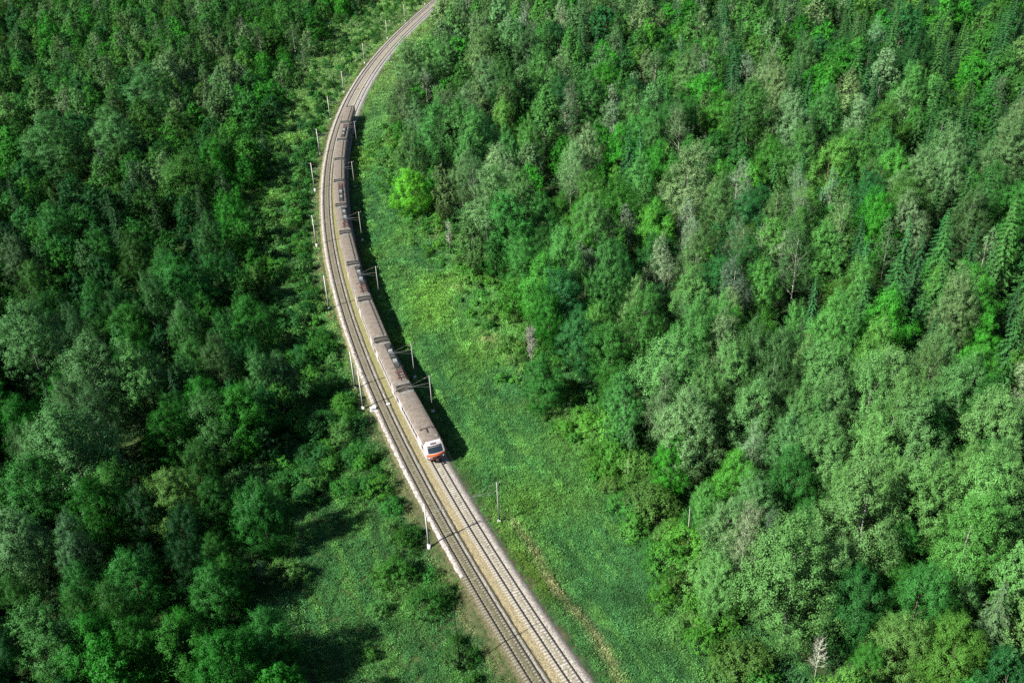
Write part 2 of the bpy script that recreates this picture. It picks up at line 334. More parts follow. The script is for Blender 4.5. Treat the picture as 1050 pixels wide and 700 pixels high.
for k in range(11):
    sc = 70 + 9.8 + k*PITCH_CAR
    a, b = trk(sc-7, RT), trk(sc+7, RT); c = (a+b)/2; d = a-b; rz = math.atan2(-d[0], d[1])
    motor = k in (1, 3, 5, 6, 9); head = k == 0; tail = k == 10
    car = link('carriage', me_body_head if head else me_body, train)
    car.location = Vector(c) - Vector(trk(70, RT)); car.rotation_euler = (0, 0, rz)
    car['label'] = words_n[k] + (' carriage with roof gear and pantograph' if motor else ' carriage with a plain ribbed brown roof')
    link('roof', me_roof_head if head else me_roof, car)
    for y in (-7.0, 7.0): link('bogie', me_bogie, car, (0, y, 0))
    link('underframe_box', me_under, car)
    if not head: link('gangway', me_gang, car)
    y_end = [(-HALF+.25, 1)] + ([] if head else [(HALF-.25, -1)])
    for y, sg in y_end:
        o = link('roof_end_frame', me_endbar, car, (0, y, 0)); o.rotation_euler = (0, 0, 0 if sg > 0 else math.pi)
        link('roof_end_duct', me_endpale, car, (0, y+sg*1.1, 0))
    for sd in (-1, 1):
        for y in (-6.9, 6.6 if not head else 5.6): link('door', me_door, car, (sd*1.745, y, 0))
        for y in np.arange(-5.4, 5.5 if not head else 4.5, 1.5): link('window', me_win, car, (sd*1.745, float(y), 0))
        if not head: link('window', me_win, car, (sd*1.745, 8.4, 0))
        link('window', me_win, car, (sd*1.745, -8.6, 0))
    if motor:
        flip = 0 if k in (1, 3, 5) else math.pi
        for nm, me in [('roof_rack', me_rack)] + [('roof_box', x) for x in me_boxes] + [('pantograph', me_panto), ('pantograph_head', me_panhead)]:
            o = link(nm, me, car); o.rotation_euler = (0, 0, flip); o.location.x = -0.0 if not flip else -0.9
    elif not head: link('roof_cable', me_conduit, car)
    if head:
        link('cab_front', me_cab, car)
        link('windshield', patch('windshield', 2.42, 3.28, -.80, .80, m_glass, .03), car)
        link('windshield_brow', patch('windshield_brow', 3.34, 3.5, -.82, .82, m_dark, .035, 1), car)
        link('orange_band', patch('orange_band', 1.86, 2.30, -1.0, 1.0, m_orange, .025), car)
        link('orange_skirt', patch('orange_skirt', 1.05, 1.38, -.78, .78, m_orange, .05), car)
        link('coupler_recess', patch('coupler_recess', 1.42, 1.74, -.45, .45, m_dark, .02), car)
        link('coupler', MB().box(-.14,.14,9.6,10.35,.95,1.22).box(-.24,.24,10.2,10.4,.9,1.28).mesh('coupler', m_dark), car)
        for u in (-.75, .75):
            p = nose(u, 1.62); link('headlight', MB().tube([(p[0],p[1]-.1,p[2]),(p[0],p[1]+.06,p[2])], .15, 12).mesh('headlight', m_lamp), car)
        link('route_panel', patch('route_panel', 3.66, 3.86, -.3, .45, m_dark, .03, 1, 3), car)
        for sd in (-1, 1): link('cab_side_window', MB().box(-.02,.02,-.4,.4,2.2,3.0).mesh('cab_side_window', m_glass), car, (sd*1.745, 7.4, 0))
        link('horn_bar', MB().tube([(-1.1,4.6,4.4),(1.2,4.6,4.4)], .06, 6).tube([(.15,4.6,4.4),(.25,6.0,4.38)], .07, 6).box(-1.1,-1.0,4.5,4.7,3.95,4.4).box(1.1,1.2,4.5,4.7,3.95,4.4).mesh('horn_bar', m_dark), car)
        for x, y in ((.95,2.6),(-.95,7.1)): link('roof_hatch', MB().box(x-.3,x+.3,y-.4,y+.4,4.0,4.16,.04,.04).mesh('roof_hatch', m_roof), car)
    for x, y in ((0.9,-3.5),(0.9,3.2)):
        if not motor: link('roof_vent', MB().box(x-.25,x+.25,y-.35,y+.35,4.02,4.2,.05,.05).mesh('roof_vent', m_roof), car)

# ------------------------------------------------------------------ catenary poles on both sides
m_conc = noisy('pole_concrete', (0.36,0.35,0.33), (0.50,0.485,0.46), 2.5, 0.85, 0.15)
m_concd = noisy('weathered_pole_concrete', (0.19,0.185,0.175), (0.30,0.29,0.275), 2.5, 0.85, 0.15)
m_foot = noisy('whitewashed_foot', (0.5,0.5,0.49), (0.62,0.62,0.61), 3, 0.8, 0.2)
m_galv = noisy('galvanised_steel', (0.2,0.21,0.21), (0.3,0.31,0.31), 3, 0.5, 0.4)
m_ins = material('brown_insulator', (0.12,0.05,0.03), 0.3, 0.5)
def pole_meshes(reach, h, f=1.0):
    mast = MB().tube([(0,0,0.9),(0,0,h)], [.125*f,.075*f], 8).mesh('mast', m_conc if f > 1 else m_concd, True)
    foot = MB().tube([(0,0,-.8),(0,0,.05),(0,0,.95)], [.34,.33,.27], 10).mesh('foot', m_foot, True)
    arm = MB().tube([(.1,0,7.0),(reach+.5,0,7.25)], .022, 6).tube([(.1,0,8.6),(reach-.1,0,7.3)], .009, 5)
    arm.tube([(.12,0,6.2),(reach-.4,0,7.2)], .012, 5).tube([(reach+.4,0,7.2),(reach+.4,0,6.75),(reach-.7,0,6.55)], .02, 5)
    ins = MB()
    for x, z in ((.75,7.05),(.8,8.3)): ins.tube([(x-.25,0,z+(.12 if z > 8 else -.01)),(x+.25,0,z-(.12 if z > 8 else -.02))], .06, 8)
    top = MB().tube([(0,0,h-.3),(-.6,0,h-.1)], .03, 5).tube([(-.57,0,h-.12),(-.57,0,h+.15)], .045, 6)
    return mast, foot, arm.mesh('cantilever', m_galv), ins.mesh('insulator', m_ins), top.mesh('feeder_bracket', m_galv)
PL = pole_meshes(3.4, 9.0, 1.3); PR = pole_meshes(4.2, 8.6)
left_poles = [(51.7,'catenary pole left of the tracks, ahead of the train cab and nearest the camera'),(92.8,'catenary pole left of the tracks beside the white trackside box'),
 (100.2,'catenary pole left of the tracks, second carriage, just behind the white trackside box'),(135.7,'catenary pole left of the tracks, level with the fourth carriage'),
 (172.4,'catenary pole left of the tracks, level with the front of the sixth carriage'),(213.7,'catenary pole left of the tracks, level with the eighth carriage'),
 (247.1,'catenary pole left of the tracks, level with the front of the tenth carriage'),(285.1,'catenary pole left of the tracks, level with the tail of the train'),
 (321.6,'first catenary pole left of the tracks beyond the tail of the train'),(369.2,'second catenary pole left of the tracks beyond the tail of the train'),
 (418.1,'third catenary pole left of the tracks beyond the tail of the train'),(456.4,'fourth catenary pole left of the tracks beyond the tail of the train'),
 (501.9,'farthest catenary pole left of the tracks, at the top edge of the photo')]
right_poles = [(52.1,'catenary pole right of the tracks in tall grass, ahead of the train'),(86.5,'catenary pole in the train shadow, right of the leading carriage'),
 (99.7,'catenary pole right of the train beside the second carriage pantograph'),(137.4,'catenary pole right of the train, level with the fourth carriage'),
 (172.3,'catenary pole right of the train with its arm over the sixth carriage front'),(213.3,'catenary pole right of the train, level with the start of the eighth carriage'),
 (254.6,'catenary pole right of the train, level with the tenth carriage'),(287.1,'catenary pole right of the track at the tail of the train'),
 (321.4,'first catenary pole right of the tracks beyond the tail of the train'),(369.9,'second catenary pole right of the tracks beyond the tail of the train'),
 (419.4,'third catenary pole right of the tracks beyond the tail of the train'),(465.4,'fourth catenary pole right of the tracks beyond the tail of the train')]
for lst, off, meshes in ((left_poles, -5.6, PL), (right_poles, 6.4, PR)):
    for s, lab in lst:
        h = hdg(s); r = link('catenary_pole', None, None, trk(s, off, -0.85 if off < 0 else -1.1), -h if off < 0 else math.pi-h)
        tag(r, 'pale concrete ' + lab if len(lab.split()) < 15 else lab, 'pole', 'catenary poles along the railway')
        for nm, me in zip(('mast','foot','cantilever','insulator','feeder_bracket'), meshes): link(nm, me, r)
for lst, to, po in ((left_poles, LT, 'left'), (right_poles, RT, 'right')):
    ss = [-30.0, 5.0] + [p[0] for p in lst if p[0] not in (92.8, 86.5)] + [620.0, 680.0]
    w = link('overhead_line', None); cw = MB(); mw = MB(); dr = MB()
    tag(w, f'thin overhead contact line strung above the {po} track', 'overhead line', 'overhead lines')
    for i, (a, b) in enumerate(zip(ss, ss[1:])):
        sg = .3*(-1)**i
        P = [tuple(Vector(trk(a, to+sg, 5.75)).lerp(Vector(trk(b, to-sg, 5.75)), t)) for t in np.linspace(0, 1, 7)]
        Q = [(*p[:2], 5.75+.45+1.05*(2*t-1)**2) for p, t in zip(P, np.linspace(0, 1, 7))]
        cw.tube(P, .008, 4, False); mw.tube(Q, .008, 4, False)
        for p, q in list(zip(P, Q))[1:-1]: dr.tube([p, q], .004, 3, False)
    for nm, m in (('contact_wire', cw), ('messenger_wire', mw), ('dropper', dr)): link(nm, m.mesh(nm, m_dark), w)
# dark pole added in the bushes to cast the shadow line over the tracks
m_shadow_pole = noisy('shadow_pole_dark', (0.008,0.014,0.008), (0.016,0.024,0.014), 3, 0.9, 0.1)
p = link('shadow_pole', None, None, trk(28.7, -7.5, -1.4)+np.array([-2.1,-1.36,0]))
tag(p, 'thin dark pole added as shadow caster in the bushes left of the track', 'pole')
link('shaft', MB().tube([(0,0,-.4),(0,0,12.2)], [.085,.06], 8).mesh('shaft', m_shadow_pole, True), p)
link('cap', MB().tube([(0,0,12.2),(0,0,12.32)], [.07,.02], 8).mesh('cap', m_shadow_pole), p)
# trackside boxes
m_cab = noisy('white_box_enamel', (0.70,0.70,0.68), (0.82,0.82,0.80), 2, 0.5, 0.4)
for s, off, lab in ((91.4,-4.0,'white trackside relay box on the gravel left of the track'), (91.7,-1.0,'small white trackside box lying right of the left track')):
    b = link('relay_box', None, None, trk(s, off, -.3), -hdg(s)); tag(b, lab, 'relay box', 'trackside boxes')
    sc = 1 if off < -2 else .6
    link('housing', MB().box(-.5*sc,.5*sc,-.35*sc,.35*sc,0,.55*sc,.03,.03).mesh('housing', m_cab), b)
    link('lid', MB().box(-.54*sc,.54*sc,-.39*sc,.39*sc,.553*sc,.62*sc).mesh('lid', m_cab), b)
    link('base', MB().box(-.6*sc,.6*sc,-.45*sc,.45*sc,-.25,-.003).mesh('base', m_conc), b)

# ------------------------------------------------------------------ foliage: materials and plant shapes
def leaf_material(name, transl=0.32, rough=0.5, spec=0.3, vary=0.5):
    m = bpy.data.materials.new(name); m.use_nodes = True; n = m.node_tree.nodes; l = m.node_tree.links
    b = n['Principled BSDF']; b.inputs['Roughness'].default_value = rough; b.inputs['Specular IOR Level'].default_value = spec
    at = n.new('ShaderNodeAttribute'); at.attribute_type = 'INSTANCER'; at.attribute_name = 'tint'
    ge = n.new('ShaderNodeNewGeometry')
    mr = n.new('ShaderNodeMapRange'); mr.inputs['To Min'].default_value = 1-vary*.55; mr.inputs['To Max'].default_value = 1+vary; l.new(ge.outputs['Random Per Island'], mr.inputs['Value'])
    mul = n.new('ShaderNodeMix'); mul.data_type = 'RGBA'; mul.blend_type = 'MULTIPLY'; mul.inputs[0].default_value = 1
    l.new(at.outputs['Color'], mul.inputs[6]); l.new(mr.outputs[0], mul.inputs[7])
    l.new(mul.outputs[2], b.inputs['Base Color'])
    tr = n.new('ShaderNodeBsdfTranslucent'); tw = n.new('ShaderNodeMix'); tw.data_type = 'RGBA'; tw.blend_type = 'MULTIPLY'; tw.inputs[0].default_value = 1
    l.new(mul.outputs[2], tw.inputs[6]); tw.inputs[7].default_value = (1.25,1.35,0.6,1); l.new(tw.outputs[2], tr.inputs['Color'])
    mx = n.new('ShaderNodeMixShader'); mx.inputs[0].default_value = transl
    l.new(b.outputs[0], mx.inputs[1]); l.new(tr.outputs[0], mx.inputs[2]); l.new(mx.outputs[0], n['Material Output'].inputs['Surface'])
    return m
m_leaf = leaf_material('broad_leaf', 0.12, 0.5, 0.10, 0.34)
m_needle = leaf_material('needle_spray', 0.10, 0.6, 0.12, 0.5)
m_grass = leaf_material('grass_blade', 0.25, 0.6, 0.12, 0.45)
m_bark = noisy('pale_bark', (0.11,0.11,0.09), (0.24,0.235,0.20), 2.5, 0.9, 0.1)
m_brown = noisy('brown_bark', (0.07,0.055,0.04), (0.13,0.105,0.08), 2.5, 0.95, 0.1)
m_dead = noisy('bleached_wood', (0.25,0.265,0.19), (0.38,0.40,0.31), 2.5, 0.9, 0.1)

def unit(a): return a/np.maximum(np.linalg.norm(a, axis=-1, keepdims=True), 1e-9)
def cards(C, N, size, asp, rg, up=None):
    """rhombic leaf cards at C facing N"""
    n = len(C); a = rg.normal(size=(n,3)) if up is None else up
    U = unit(a - (a*N).sum(1, keepdims=True)*N); W = np.cross(N, U)
    hs = (size*(0.7+0.6*rg.random(n)))[:,None]*0.5
    V = np.stack([C-U*hs, C+W*hs*asp, C+U*hs, C-W*hs*asp], 1).reshape(-1,3)
    return V, np.arange(n*4).reshape(n,4)
def lobed_crown(seed, h0, h1, rad, shape, n_lobes, lobe_r, per_lobe, leaf, upright=0.0, asp=0.8):
    """crown volume filled with leaf sprays on many small lobes; returns the leaf mesh arrays and the lobe centres"""
    rg = np.random.default_rng(seed); L = []; lean = rg.normal(0, .05, 2); tries = 0
    while len(L) < n_lobes and tries < 4000:
        tries += 1
        t = rg.random()**0.85; a = rg.random()*2*math.pi; q = shape(t)*rad*(0.82+.36*vnoise(np.array([a*2.2]), np.array([t*3.1]), 1, seed)[0])
        r = q*(0.35+0.65*math.sqrt(rg.random())) if rg.random() < .8 else q*rg.random()*.5
        z = h0+(h1-h0)*t; p = np.array([r*math.cos(a)+lean[0]*z, r*math.sin(a)+lean[1]*z, z])
        if all(np.linalg.norm(p-o) > lobe_r*0.8 for o, _ in L): L.append((p, lobe_r*(0.65+0.7*rg.random())*(1.15-.45*t)))
    mid = np.array([0, 0, h0+(h1-h0)*.4])
    def leaves(per, size, loose=1.0):
        rq = np.random.default_rng(seed+7); V, F, nb = [], [], 0
        for p, r in L:
            out = unit(p-mid+np.array([0,0,.8])); k = max(5, int(17*(r/lobe_r)**2)); n = max(6, int(per/17))      # sprays on a lobe, leaves on a spray
            d = unit(rq.normal(size=(k,3)) + out*0.8); rr = r*(0.5+(.25+.5*loose)*rq.random(k)**.8)[:,None]; st = np.array([1,1,1.0+upright])
            Q = p + d*rr*st; ax = unit(d*st + np.array([0,0,.5*upright]) + rq.normal(0,.25,(k,3)))
            sg = (.20*lobe_r)*(0.75+.5*rq.random((k,1)))*(.6+.4*loose)
            t = rq.normal(size=(k,n,1)); C = Q[:,None]+ax[:,None]*t*(sg*1.25)[:,None]+rq.normal(size=(k,n,3))*(sg*.68)[:,None]
            N = unit(((C-Q[:,None])/sg[:,None])*.42 + d[:,None]*.62 + out*.5 + rq.normal(0,.30,(k,n,3))).reshape(-1,3)
            v, f = cards(C.reshape(-1,3), N, size, asp, rq); V.append(v); F.append(f+nb); nb += len(v)
        return np.concatenate(V), np.concatenate(F)
    fine = leaves(per_lobe*2.4, leaf*.64); coarse = leaves(per_lobe*.95, leaf*1.05, .35)
    return fine, coarse, [p for p, _ in L]
def limbs(seed, h, r0, tips, n_limb, lean=0.0, rtip=.03):
    rg = np.random.default_rng(seed+99); m = MB()
    bend = [(0.0,0.0,-.4)] + [(lean*z*h*.5+rg.normal(0,.06), rg.normal(0,.06), z*h) for z in (.3,.55,.8,1.0)]
    m.tube(bend, [r0*1.15, r0*.85, r0*.62, r0*.34, .04], 7)
    tips = list(tips); rg.shuffle(tips)
    for p in tips[:n_limb]:
        z = max(.18*h, p[2]-(0.55+.35*rg.random())*math.hypot(p[0], p[1])-.4); z = min(z, .93*h)
        b = np.array([np.interp(z, [q[2] for q in bend], [q[0] for q in bend]), np.interp(z, [q[2] for q in bend], [q[1] for q in bend]), z])
        k = b*.45+p*.55+np.array([0,0,-.25]); rr = r0*.36*(1-z/h*.6)
        m.tube([tuple(b), tuple(k), tuple(p)], [rr, rr*.6, rtip], 5, False)
    return m
egg = lambda t: (min(1, .62+t*1.5))*max(.06, 1-(max(0, t-.24)/.78)**1.35)**.72
round_ = lambda t: (min(1, .72+t*1.1))*max(.08, 1-(max(0, t-.26)/.76)**2.1)**.75
column = lambda t: (min(1, .7+t))*max(.06, 1-max(0, t-.4)/.62)**.62
PROTO = {}                                                         # kind -> list of (crown mesh, trunk mesh, height, crown radius)
COARSE = {}                                                        # the same plants with fewer, larger leaves, for the far masses
def add_proto(kind, fine, coarse, trunk, mat, h, rad, bark):
    tm = trunk.mesh('trunk', bark, True); PROTO.setdefault(kind, []).append((np_mesh('crown', *fine, mat), tm, h, rad))
    COARSE.setdefault(kind, []).append((*coarse, tm, mat))
for k in range(5):                                                  # aspens: tall, pale, upright sprays
    rg = np.random.default_rng(100+k); h = 15.5+2.5*rg.random(); rad = 3.7+.8*rg.random()
    v, f, tips = lobed_crown(100+k, 4.0, h, rad, egg if k % 2 else column, 48, 1.35, 500, .225, .5)
    add_proto('aspen', v, f, limbs(100+k, h*.8, .17, tips, 10, rtip=.02), m_leaf, h, rad, m_bark)
for k in range(5):                                                  # full green broadleaf trees
    rg = np.random.default_rng(200+k); h = 12+2.5*rg.random(); rad = 4.1+.9*rg.random()
    v, f, tips = lobed_crown(200+k, 2.6, h, rad, round_, 44, 1.6, 600, .235, .1)
    add_proto('broadleaf', v, f, limbs(200+k, h*.8, .24, tips, 12), m_leaf, h, rad, m_brown)
for k in range(3):                                                  # thin birches, see-through, pale limbs showing
    rg = np.random.default_rng(300+k); h = 14+2*rg.random(); rad = 3.1+.5*rg.random()
    v, f, tips = lobed_crown(300+k, 4.5, h, rad, egg, 42, 1.15, 190, .19, .3)
    add_proto('birch', v, f, limbs(300+k, h*.9, .13, tips, 26, rtip=.02), m_leaf, h, rad, m_dead)
def spruce(seed, h, rad):
    rg = np.random.default_rng(seed); V, F, nb = [], [], 0; z = h*.10; tips = []
    while z < h*.985:
        t = (z-h*.1)/(h*.9); L = rad*(1-t)**.85*(0.85+.3*rg.random())+.12; nbh = max(4, int(9-4*t)); a0 = rg.random()*6.28
        for j in range(nbh):
            a = a0+j*2*math.pi/nbh+rg.normal(0,.12); Lb = L*(0.75+.4*rg.random()); d = np.array([math.cos(a), math.sin(a), 0])
            ns = max(2, int(Lb/.22)); u = (np.arange(ns)+.6)/ns*Lb
            zz = z - .42*u + .12*u*u/max(Lb,.5); P = d*u[:,None]; P[:,2] = zz
            side = np.array([-d[1], d[0], 0]); tips.append((a, z, Lb))
            wd = np.clip(.55*(1-u/Lb*.75), .12, .6)*min(1, Lb*.8)
            for sg in (-1, 0, 1):
                C = P + side*(sg*wd*.5)[:,None] + np.array([0,0,-.08*abs(sg)]) + rg.normal(0,.04,(ns,3))
                up = unit(d*1.0 + side*sg*.9 + rg.normal(0,.15,(ns,3))); N = unit(np.array([0,0,1.0])+d*.55+side*sg*.3+rg.normal(0,.2,(ns,3)))
                v, f = cards(C, N, .50, .36, rg, up); V.append(v); F.append(f+nb); nb += len(v)
        z += .50+.34*(1-t)
    n = 60; C = np.c_[rg.normal(0,.07,n), rg.normal(0,.07,n), h*.93+rg.random(n)*h*.075]
    v, f = cards(C, unit(rg.normal(size=(n,3))), .3, .4, rg, np.tile([0,0,1.0],(n,1))); V.append(v); F.append(f+nb)
    tr = MB().tube([(0,0,-.4),(0,0,h*.5),(0,0,h*.99)], [.24,.13,.02], 7)
    for a, z, Lb in tips[::4]: tr.tube([(0,0,z),(math.cos(a)*Lb*.8, math.sin(a)*Lb*.8, z-.22*Lb)], [.035,.01], 4, False)
    return np.concatenate(V), np.concatenate(F), tr
for k in range(4):
    h = [14.5, 16.5, 12.5, 18][k]; rad = [3.4, 3.8, 3.1, 3.7][k]; v, f, tr = spruce(400+k, h, rad)
    add_proto('spruce', (v, f), (v, f), tr, m_needle, h, rad, m_brown)
low = lambda t: max(.2, 1-t**2.2)**.6
for k in range(5):                                                  # bushes
    rg = np.random.default_rng(500+k); h = 2.6+1.2*rg.random(); rad = 1.5+.5*rg.random()
    v, f, tips = lobed_crown(500+k, .35, h, rad, low if k % 2 else round_, 17, .75, 200, .19, .2)
    add_proto('shrub', v, f, limbs(500+k, h*.8, .06, tips, 8, rtip=.015), m_leaf, h, rad, m_brown)
DEAD = []
for k in range(4):                                                  # bare dead trees with fine twigs, and broken snags
    rg = np.random.default_rng(600+k); h = [13, 15, 9, 12][k]; m = MB(); tw = MB()
    lean = rg.normal(0, .03, 2)
    m.tube([(0,0,-.4),(lean[0]*h*.5,lean[1]*h*.5,h*.5),(lean[0]*h,lean[1]*h,h)], [.14,.10,.03] if k < 3 else [.11,.085,.04], 7)
    for j in range([46, 60, 120, 0][k]):
        z = h*(.35+.63*rg.random()) if k != 2 else h*(.5+.48*rg.random()); a = rg.random()*6.28; L = (1-z/h*.7)*(2.6 if k < 2 else .9)*(0.6+.6*rg.random()) if k != 2 else 1.5*math.sin(math.pi*min(.97, (z/h-.46)/.54))**.7*(0.35+.65*rg.random())+.1
        b = np.array([lean[0]*z, lean[1]*z, z]); e = b+np.array([math.cos(a)*L, math.sin(a)*L, L*(.9 if k != 1 else .35)])
        tw.tube([tuple(b), tuple(b*.5+e*.5+np.array([0,0,-.1])), tuple(e)], [.05,.035,.02], 4, False)
        for q in range(4):
            p = b+(e-b)*(.4+.55*rg.random()); g = rg.normal(0,.45,3)+np.array([math.cos(a)*.3,math.sin(a)*.3,.45])
            tw.tube([tuple(p), tuple(p+g)], [.03,.018], 3, False)
    DEAD.append((m.mesh('trunk', m_dead, True), tw.mesh('branches', m_dead), h))

# ------------------------------------------------------------------ where the plants stand
R_EDGE = ([-40,11,18,27,35,46,57,73,88,106,127,154,183,213,253,318,379,465,520,700], [20,21.5,22.5,26,29,29,30.5,33,30.5,33,31.5,30,27,22.5,19.5,23,24,20,18,18])
L_EDGE = ([-40,28,39,54,72,93,109,125,151,181,216,251,295,343,413,524,700], [-24,-25.5,-26.5,-27,-25.5,-20.5,-19,-19,-21.5,-23.5,-24,-23.5,-25,-29,-36,-45,-45])
# groves seen in the photograph: photo x, y, spread, (aspen, broadleaf, birch, spruce) weights, colour shift
GROVES = [(560,120,70,(6,2,1,.3)),(480,70,50,(4,2,2,.3)),(640,60,60,(3,3,2,.6)),(700,190,30,(8,1,1,.2)),(730,120,40,(1,5,.5,1)),(820,60,70,(2,4,1.5,1.5)),(930,60,60,(1,3,.6,3)),(840,130,50,(2,4,.6,2)),
 (960,150,60,(3,3,1,2.5)),(1030,160,40,(3,3,2,1)),(500,190,40,(6,2,1,.2)),(560,210,40,(2,6,.4,.6)),(640,200,40,(2,5,1,.5)),(720,250,40,(4,3,2,.4)),(790,250,40,(3,3,4,.6)),(900,300,45,(1,3,.4,3)),(1000,290,50,(1,6,.8,1)),
 (600,300,45,(1,6,1,1)),(540,300,35,(1,7,.5,.2)),(680,370,60,(8,1.5,1,.1)),(760,340,45,(7,2,2,.2)),(850,400,60,(9,1.5,.8,.2)),(960,420,70,(9,1.5,.6,.6)),(600,420,35,(3,5,1,0)),(690,480,40,(6,3,1,0)),(780,500,50,(8,2,1,0)),(880,520,60,(9,1,.6,0)),
 (970,540,60,(8,2,1,.2)),(820,600,60,(9,1,1,0)),(900,640,50,(2,7,1,0)),(1000,640,50,(5,3,1,.6)),(740,560,40,(9,1,1,0)),
 (60,60,70,(4,4,2,.3)),(180,40,70,(5,3,3,.3)),(300,40,60,(2,5,1,.6)),(90,140,60,(4,4,1,.4)),(220,110,60,(4,5,1,.6)),(100,230,70,(2,6,.5,.8)),(220,220,60,(2,7,.5,.4)),(60,330,60,(2,6,.5,.6)),(170,330,60,(4,5,.6,.5)),(250,300,50,(1,8,.3,.2)),
 (80,430,60,(7,2,.8,.2)),(150,390,45,(7,2,.6,.2)),(240,420,60,(2,7,.4,.1)),(60,560,70,(3,6,.5,.4)),(160,540,60,(2,7,.3,.2)),(230,600,60,(3,6,.4,0)),(120,660,60,(2,7,.5,.1)),(250,660,50,(2,7,.3,0))]
GV_ = np.array([(g[0],g[1],g[2]) for g in GROVES]); GW = np.array([g[3] for g in GROVES], float); GW /= GW.sum(1, keepdims=True)
KINDS4 = ('aspen','broadleaf','birch','spruce')
TINT = {'aspen': [(.068,.182,.046),(.082,.188,.056),(.048,.17,.032),(.106,.205,.074)], 'broadleaf': [(.028,.132,.021),(.040,.174,.019),(.018,.095,.021),(.054,.165,.025),(.030,.187,.015)],
        'birch': [(.088,.176,.070),(.120,.19,.100),(.070,.168,.052)], 'spruce': [(.020,.082,.018),(.027,.096,.020),(.020,.084,.022)], 'shrub': [(.036,.152,.021),(.052,.182,.021),(.025,.112,.021),(.068,.172,.033)]}
WORD = {'aspen': ['pale green aspen','grey-green aspen','fresh green aspen','silvery aspen'], 'broadleaf': ['mid-green broadleaf tree','bright green broadleaf tree','dark green broadleaf tree','yellow-green broadleaf tree','vivid green broadleaf tree'],
        'birch': ['thin pale birch','sparse greyish birch','light green birch'], 'spruce': ['dark green spruce','mid-green spruce','blue-green spruce'], 'shrub': ['mid-green bush','bright green bush','dark green bush','pale green bush']}
T = []                                                              # every plant: (kind, proto, x, y, z, scale, width scale, turn, tint index, tint, fixed label)
def plant(kind, x, y, sc=1.0, wide=1.0, ti=None, proto=None, label=None, tint=None):
    ti = random.randrange(len(TINT[kind])) if ti is None else ti
    c = np.array(tint if tint is not None else TINT[kind][ti])*(1 if tint is not None else random.uniform(.9,1.15) if proto is not None else random.uniform(.55,1.3)); c = c*np.array([random.uniform(.9,1.1),1,random.uniform(.85,1.15)])
    T.append(dict(kind=kind, proto=random.randrange(len(PROTO[kind])) if proto is None else proto, x=x, y=y, z=float(ground_z(np.array([x]), np.array([y]))[0])-.1, sc=sc, wide=wide, rot=random.random()*6.283, ti=ti, tint=c, label=label))
def crown_at(px, py, frac_h):
    """ground point of a tree whose crown middle shows at a place in the photo"""
    p = ground_at(px, py, GZ+frac_h); return p[0], p[1]
